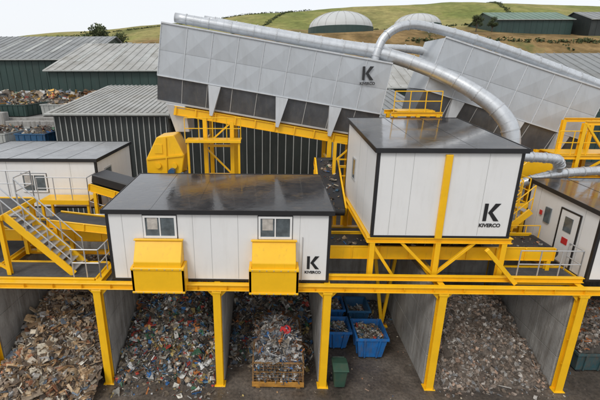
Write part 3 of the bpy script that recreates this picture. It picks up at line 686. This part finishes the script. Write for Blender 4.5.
def dome(name,x,y,z,r,h):
    g=group(name,(x,y,z)); b=B(); n=40;m=10; vs=[];fs=[]
    for j in range(m+1):
        t=j/m*math.pi/2
        for i in range(n):
            a=2*math.pi*i/n; vs.append((x+r*math.cos(t)*math.cos(a),y+r*math.cos(t)*math.sin(a),z+.8+h*math.sin(t)))
    for j in range(m):
        for i in range(n):
            k=(i+1)%n; fs.append((j*n+i,j*n+k,(j+1)*n+k,(j+1)*n+i))
    b.add(vs,fs); b.done("membrane","dome",g,smooth=True)
    b=B(); b.tube([(x,y,z-3),(x,y,z+.9)],r+.25,40); b.done("tank_wall","gwall",g)
    b=B()
    for i in range(10):
        a=math.pi*i/10; b.tube([(x+(r+.05)*math.cos(t)*math.cos(a),y+(r+.05)*math.cos(t)*math.sin(a),z+.8+(h+.05)*math.sin(t)) for t in np.linspace(0,math.pi,17)],.05,5)
    b.done("membrane_straps","seam",g)
dome("storage_dome",18.7,120,21.8,8.6,4.3)
dome("storage_dome",44.5,135,24.2,6.8,3.2)

# ------------------------------------------------------------------ ground and hill
def ss(a,b,x): t=min(1,max(0,(x-a)/(b-a))); return t*t*(3-2*t)
def terr(x,y):
    pl=8+13*ss(-90,5,x)
    z=-.6+pl*ss(60,112,y)+3.0*ss(112,140,y)
    top=float(np.interp(x,[-420,-156,-70,-13,101,187,420],[20,32,38,44,50,47,40]))
    z+=(top-pl-3)*ss(125,265,y)
    z-=18*ss(300,650,y)
    z+=mnoise.noise(Vector((x*.02,y*.02,3)))*2.0*ss(62,120,y)+mnoise.noise(Vector((x*.09,y*.09,3)))*.35*ss(62,80,y)
    return z
b=B(); xs=np.linspace(-420,420,150); ys=np.concatenate([np.linspace(58,300,120),np.linspace(306,700,30)])
vs=[(x,y,terr(x,y)) for y in ys for x in xs]; n=len(xs)
fs=[(j*n+i,j*n+i+1,(j+1)*n+i+1,(j+1)*n+i) for j in range(len(ys)-1) for i in range(n-1)]
b.add(vs,fs)
m,nt,bs=newmat("hill_grass"); L=nt.links
geo=nt.nodes.new("ShaderNodeNewGeometry"); sx=nt.nodes.new("ShaderNodeSeparateXYZ"); L.new(geo.outputs["Position"],sx.inputs[0])
def noi(s,d=6,sc=None):
    q=nt.nodes.new("ShaderNodeTexNoise"); q.inputs["Scale"].default_value=s; q.inputs["Detail"].default_value=d; q.inputs["Roughness"].default_value=.62
    if sc:
        mp=nt.nodes.new("ShaderNodeMapping"); mp.inputs["Scale"].default_value=sc; L.new(geo.outputs["Position"],mp.inputs[0]); L.new(mp.outputs[0],q.inputs["Vector"])
    else: L.new(geo.outputs["Position"],q.inputs["Vector"])
    return q
def ramp(inp,els):
    r=nt.nodes.new("ShaderNodeValToRGB"); 
    while len(r.color_ramp.elements)<len(els): r.color_ramp.elements.new(.5)
    for e,(p,c) in zip(r.color_ramp.elements,els): e.position=p; e.color=(*c,1)
    L.new(inp,r.inputs[0]); return r
gr=ramp(noi(.018,9,(1,.6,1)).outputs["Fac"],[(.34,(.13,.165,.045)),(.45,(.22,.23,.07)),(.54,(.32,.28,.11)),(.66,(.15,.16,.055))])
br=ramp(noi(.09,8).outputs["Fac"],[(.32,(.06,.06,.025)),(.45,(.18,.12,.05)),(.56,(.30,.20,.09)),(.68,(.12,.13,.045))])
mot=ramp(noi(.35,7).outputs["Fac"],[(.35,(.72,.72,.72)),(.65,(1.15,1.15,1.15))])
ad=nt.nodes.new("ShaderNodeMath"); ad.operation='MULTIPLY_ADD'; L.new(noi(.04,5).outputs["Fac"],ad.inputs[0]); ad.inputs[1].default_value=14; L.new(sx.outputs[2],ad.inputs[2])
mr=nt.nodes.new("ShaderNodeMapRange"); mr.inputs[1].default_value=29; mr.inputs[2].default_value=33; L.new(ad.outputs[0],mr.inputs[0])
mx=nt.nodes.new("ShaderNodeMix"); mx.data_type='RGBA'; L.new(mr.outputs[0],mx.inputs[0]); L.new(br.outputs[0],mx.inputs[6]); L.new(gr.outputs[0],mx.inputs[7])
mm=nt.nodes.new("ShaderNodeMix"); mm.data_type='RGBA'; mm.blend_type='MULTIPLY'; mm.inputs[0].default_value=1; L.new(mx.outputs[2],mm.inputs[6]); L.new(mot.outputs[0],mm.inputs[7])
L.new(mm.outputs[2],bs.inputs["Base Color"]); bs.inputs["Roughness"].default_value=.95; bs.inputs["Specular IOR Level"].default_value=.1
bp=nt.nodes.new("ShaderNodeBump"); bp.inputs["Strength"].default_value=.6; bp.inputs["Distance"].default_value=1.0; L.new(noi(.6,5).outputs["Fac"],bp.inputs["Height"]); L.new(bp.outputs[0],bs.inputs["Normal"])
b.done("hill",m,smooth=True,recalc=False)

m,nt,bs=newmat("wet_dirty_concrete"); L=nt.links
geo=nt.nodes.new("ShaderNodeNewGeometry")
c1r=ramp(noi(.55,8).outputs["Fac"],[(.3,(.05,.042,.036)),(.5,(.10,.084,.070)),(.7,(.18,.155,.13))])
c2r=ramp(noi(9,5).outputs["Fac"],[(.3,(.5,.5,.5)),(.7,(1.3,1.25,1.2))])
mx=nt.nodes.new("ShaderNodeMix"); mx.data_type='RGBA'; mx.blend_type='MULTIPLY'; mx.inputs[0].default_value=1; L.new(c1r.outputs[0],mx.inputs[6]); L.new(c2r.outputs[0],mx.inputs[7])
L.new(mx.outputs[2],bs.inputs["Base Color"])
mr=nt.nodes.new("ShaderNodeMapRange"); mr.inputs[1].default_value=.38; mr.inputs[2].default_value=.6; mr.inputs[3].default_value=.18; mr.inputs[4].default_value=.8; L.new(noi(.8,4).outputs["Fac"],mr.inputs[0]); L.new(mr.outputs[0],bs.inputs["Roughness"])
bp=nt.nodes.new("ShaderNodeBump"); bp.inputs["Strength"].default_value=.5; bp.inputs["Distance"].default_value=.03; L.new(noi(14,5).outputs["Fac"],bp.inputs["Height"]); L.new(bp.outputs[0],bs.inputs["Normal"])
b=B(); b.add([(-2500,-200,0),(2500,-200,0),(2500,3000,0),(-2500,3000,0)],[(0,1,2,3)]); b.done("ground",m,recalc=False)

# ------------------------------------------------------------------ vegetation
def foliage(bv,bf,bc,c,r,n,s,rng):
    for i in range(n):
        d=rng.normal(0,1,3); d/=np.linalg.norm(d); q=np.array(c)+d*np.array(r)*rng.uniform(.45,1.05)
        a=rng.normal(0,1,3);a/=np.linalg.norm(a); bb=np.cross(a,rng.normal(0,1,3)); bb/=np.linalg.norm(bb); ss_=s*rng.uniform(.6,1.3)
        o=len(bv); bv.extend([(q+a*ss_).tolist(),(q+bb*ss_).tolist(),(q-a*ss_).tolist(),(q-bb*ss_).tolist()]); bf.append((o,o+1,o+2,o+3))
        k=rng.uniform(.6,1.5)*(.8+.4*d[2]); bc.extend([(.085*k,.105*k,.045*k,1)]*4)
def leafobj(name,bv,bf,bc,parent=None):
    o=finish_debris(name,bv,bf,bc,parent); o.data.materials[0]=M["leaf"]; return o
def tree(x,y,z,h,seed):
    rng=np.random.RandomState(seed); g=group("tree",(x,y,z)); b=B()
    b.tube([(x,y,z),(x+.1,y,z+h*.3),(x,y+.1,z+h*.7)],[h*.035,h*.025,h*.01],8)
    bv=[];bf=[];bc=[]
    for i in range(11):
        a=rng.uniform(0,6.28); hh=rng.uniform(.38,.88)*h; rr=h*.2*rng.uniform(.3,1.1)
        e=(x+math.cos(a)*rr,y+math.sin(a)*rr,z+hh); b.tube([(x,y,z+hh*.55),e],[h*.014,h*.005],6)
        foliage(bv,bf,bc,e,(h*.15,h*.15,h*.13),240,h*.017,rng)
    b.done("trunk_and_limbs","bark",g); leafobj("crown",bv,bf,bc,g)
tree(-37,90,terr(-37,90),12,1); tree(-33.5,92,terr(-33,92),9.5,2)
tree(52,112,terr(52,112),4.5,4); tree(57,114,terr(57,114),4,5)
rng=np.random.RandomState(77); bv=[];bf=[];bc=[]
lines=[((-150,180),(-10,150)),((-160,215),(20,235)),((-10,150),(10,240)),((20,140),(150,150)),((90,150),(120,250)),((-120,110),(-45,118)),((30,100),(110,104))]
for (a,c) in lines:
    L_=math.hypot(c[0]-a[0],c[1]-a[1]); n=int(L_/1.4)
    for i in range(n):
        if rng.rand()<.06: continue
        t=(i+rng.rand())/n; x=a[0]+(c[0]-a[0])*t+rng.normal(0,.3); y=a[1]+(c[1]-a[1])*t+rng.normal(0,.3); r=rng.uniform(.35,.8)
        foliage(bv,bf,bc,(x,y,terr(x,y)+r*.4),(r*2,r,r*.8),28,.22,rng)
leafobj("hedgerow",bv,bf,bc)
bv=[];bf=[];bc=[]
for i in range(900):
    x=rng.uniform(-60,130); y=rng.uniform(64,112)
    if mnoise.noise(Vector((x*.06,y*.06,9)))<.0: continue
    r=rng.uniform(.25,.7); foliage(bv,bf,bc,(x,y,terr(x,y)+r*.2),(r*1.7,r*1.3,r*.5),24,.17,rng)
leafobj("scrub_bushes",bv,bf,bc)

# raised yard with clutter at the left
g=group("yard_terrace",(-29,42,0)); b=B(); b.box(-44,-17.2,36,48.5,0,7.2); b.box(-44,-17.4,30,35.9,0,5.0)
b.done("terrace_fill","conc",g)
b=B()
for i in range(17):
    b.box(-44+i*1.57,-44+i*1.57+1.55,35.2,35.95,5.004,7.0+.75*(i%4==0))
for i in range(17):
    b.box(-44+i*1.57,-44+i*1.57+1.55,41.2,41.9,7.204,8.0); b.box(-44+i*1.57,-44+i*1.57+1.55,47.4,48.2,7.204,8.9)
b.done("block_walls","conc",g,bevel=.04)
pile("scrap_stockpile",-34,-17.6,43.0,47.3,1.6,WOOD+PLAS+[(.6,.6,.58),(.6,.35,.08)]*3,1500,.2,1.2,(.14,.11,.08),(.3,.35,.15,.2),seed=61,zb=7.2,lump=.5)
for i,(x,y,mm) in enumerate(((-19,33,"blued"),(-22.2,33,"rib"),(-25.2,33,"teal"),(-20.0,39,"rib"),(-23.6,38.6,"gwall"),(-27,39,"orange"))):
    zg=5.0 if y<35 else 7.2
    gg=open_bin("roll_on_skip",x-1.2,x+1.2,y-2.0,y+2.0,1.5 if zg==5 else 1.1,mm,.05,ribs=5,zg=zg)
    heap(gg,x-1.1,x+1.1,y-1.9,y+1.9,zg+(1.1 if zg==5 else .7),.7,PLAS+WOOD,300,.6,70+i)

# ------------------------------------------------------------------ light, sky, camera
w=bpy.data.worlds.new("World"); scene.world=w; w.use_nodes=True; nt=w.node_tree; bg=nt.nodes["Background"]
sky=nt.nodes.new("ShaderNodeTexSky"); sky.sky_type='NISHITA'; sky.sun_disc=False
el=math.radians(48); az=math.radians(215)
sky.sun_elevation=el; sky.sun_rotation=az; sky.dust_density=3
mx=nt.nodes.new("ShaderNodeMix"); mx.data_type='RGBA'; mx.inputs[0].default_value=.85; nt.links.new(sky.outputs[0],mx.inputs[6]); mx.inputs[7].default_value=(8.9,9.1,9.4,1)
nt.links.new(mx.outputs[2],bg.inputs[0]); bg.inputs[1].default_value=.115
sl=bpy.data.lights.new("sun",'SUN'); sl.energy=1.3; sl.angle=math.radians(16); sl.color=(1,.97,.92)
so=bpy.data.objects.new("sun",sl); scene.collection.objects.link(so)
d=Vector((math.sin(az)*math.cos(el),math.cos(az)*math.cos(el),math.sin(el)))
so.rotation_euler=d.to_track_quat('Z','Y').to_euler(); so.location=d*60
cam=bpy.data.cameras.new("camera"); co=bpy.data.objects.new("camera",cam); scene.collection.objects.link(co)
cam.lens=24; cam.sensor_width=36; cam.shift_x=.0633; cam.clip_end=6000
co.location=(0,0,11.1); co.rotation_euler=(math.radians(90-17.7),0,math.radians(1.4)); scene.camera=co
scene.view_settings.view_transform='Standard'; scene.view_settings.look='None'; scene.view_settings.exposure=0
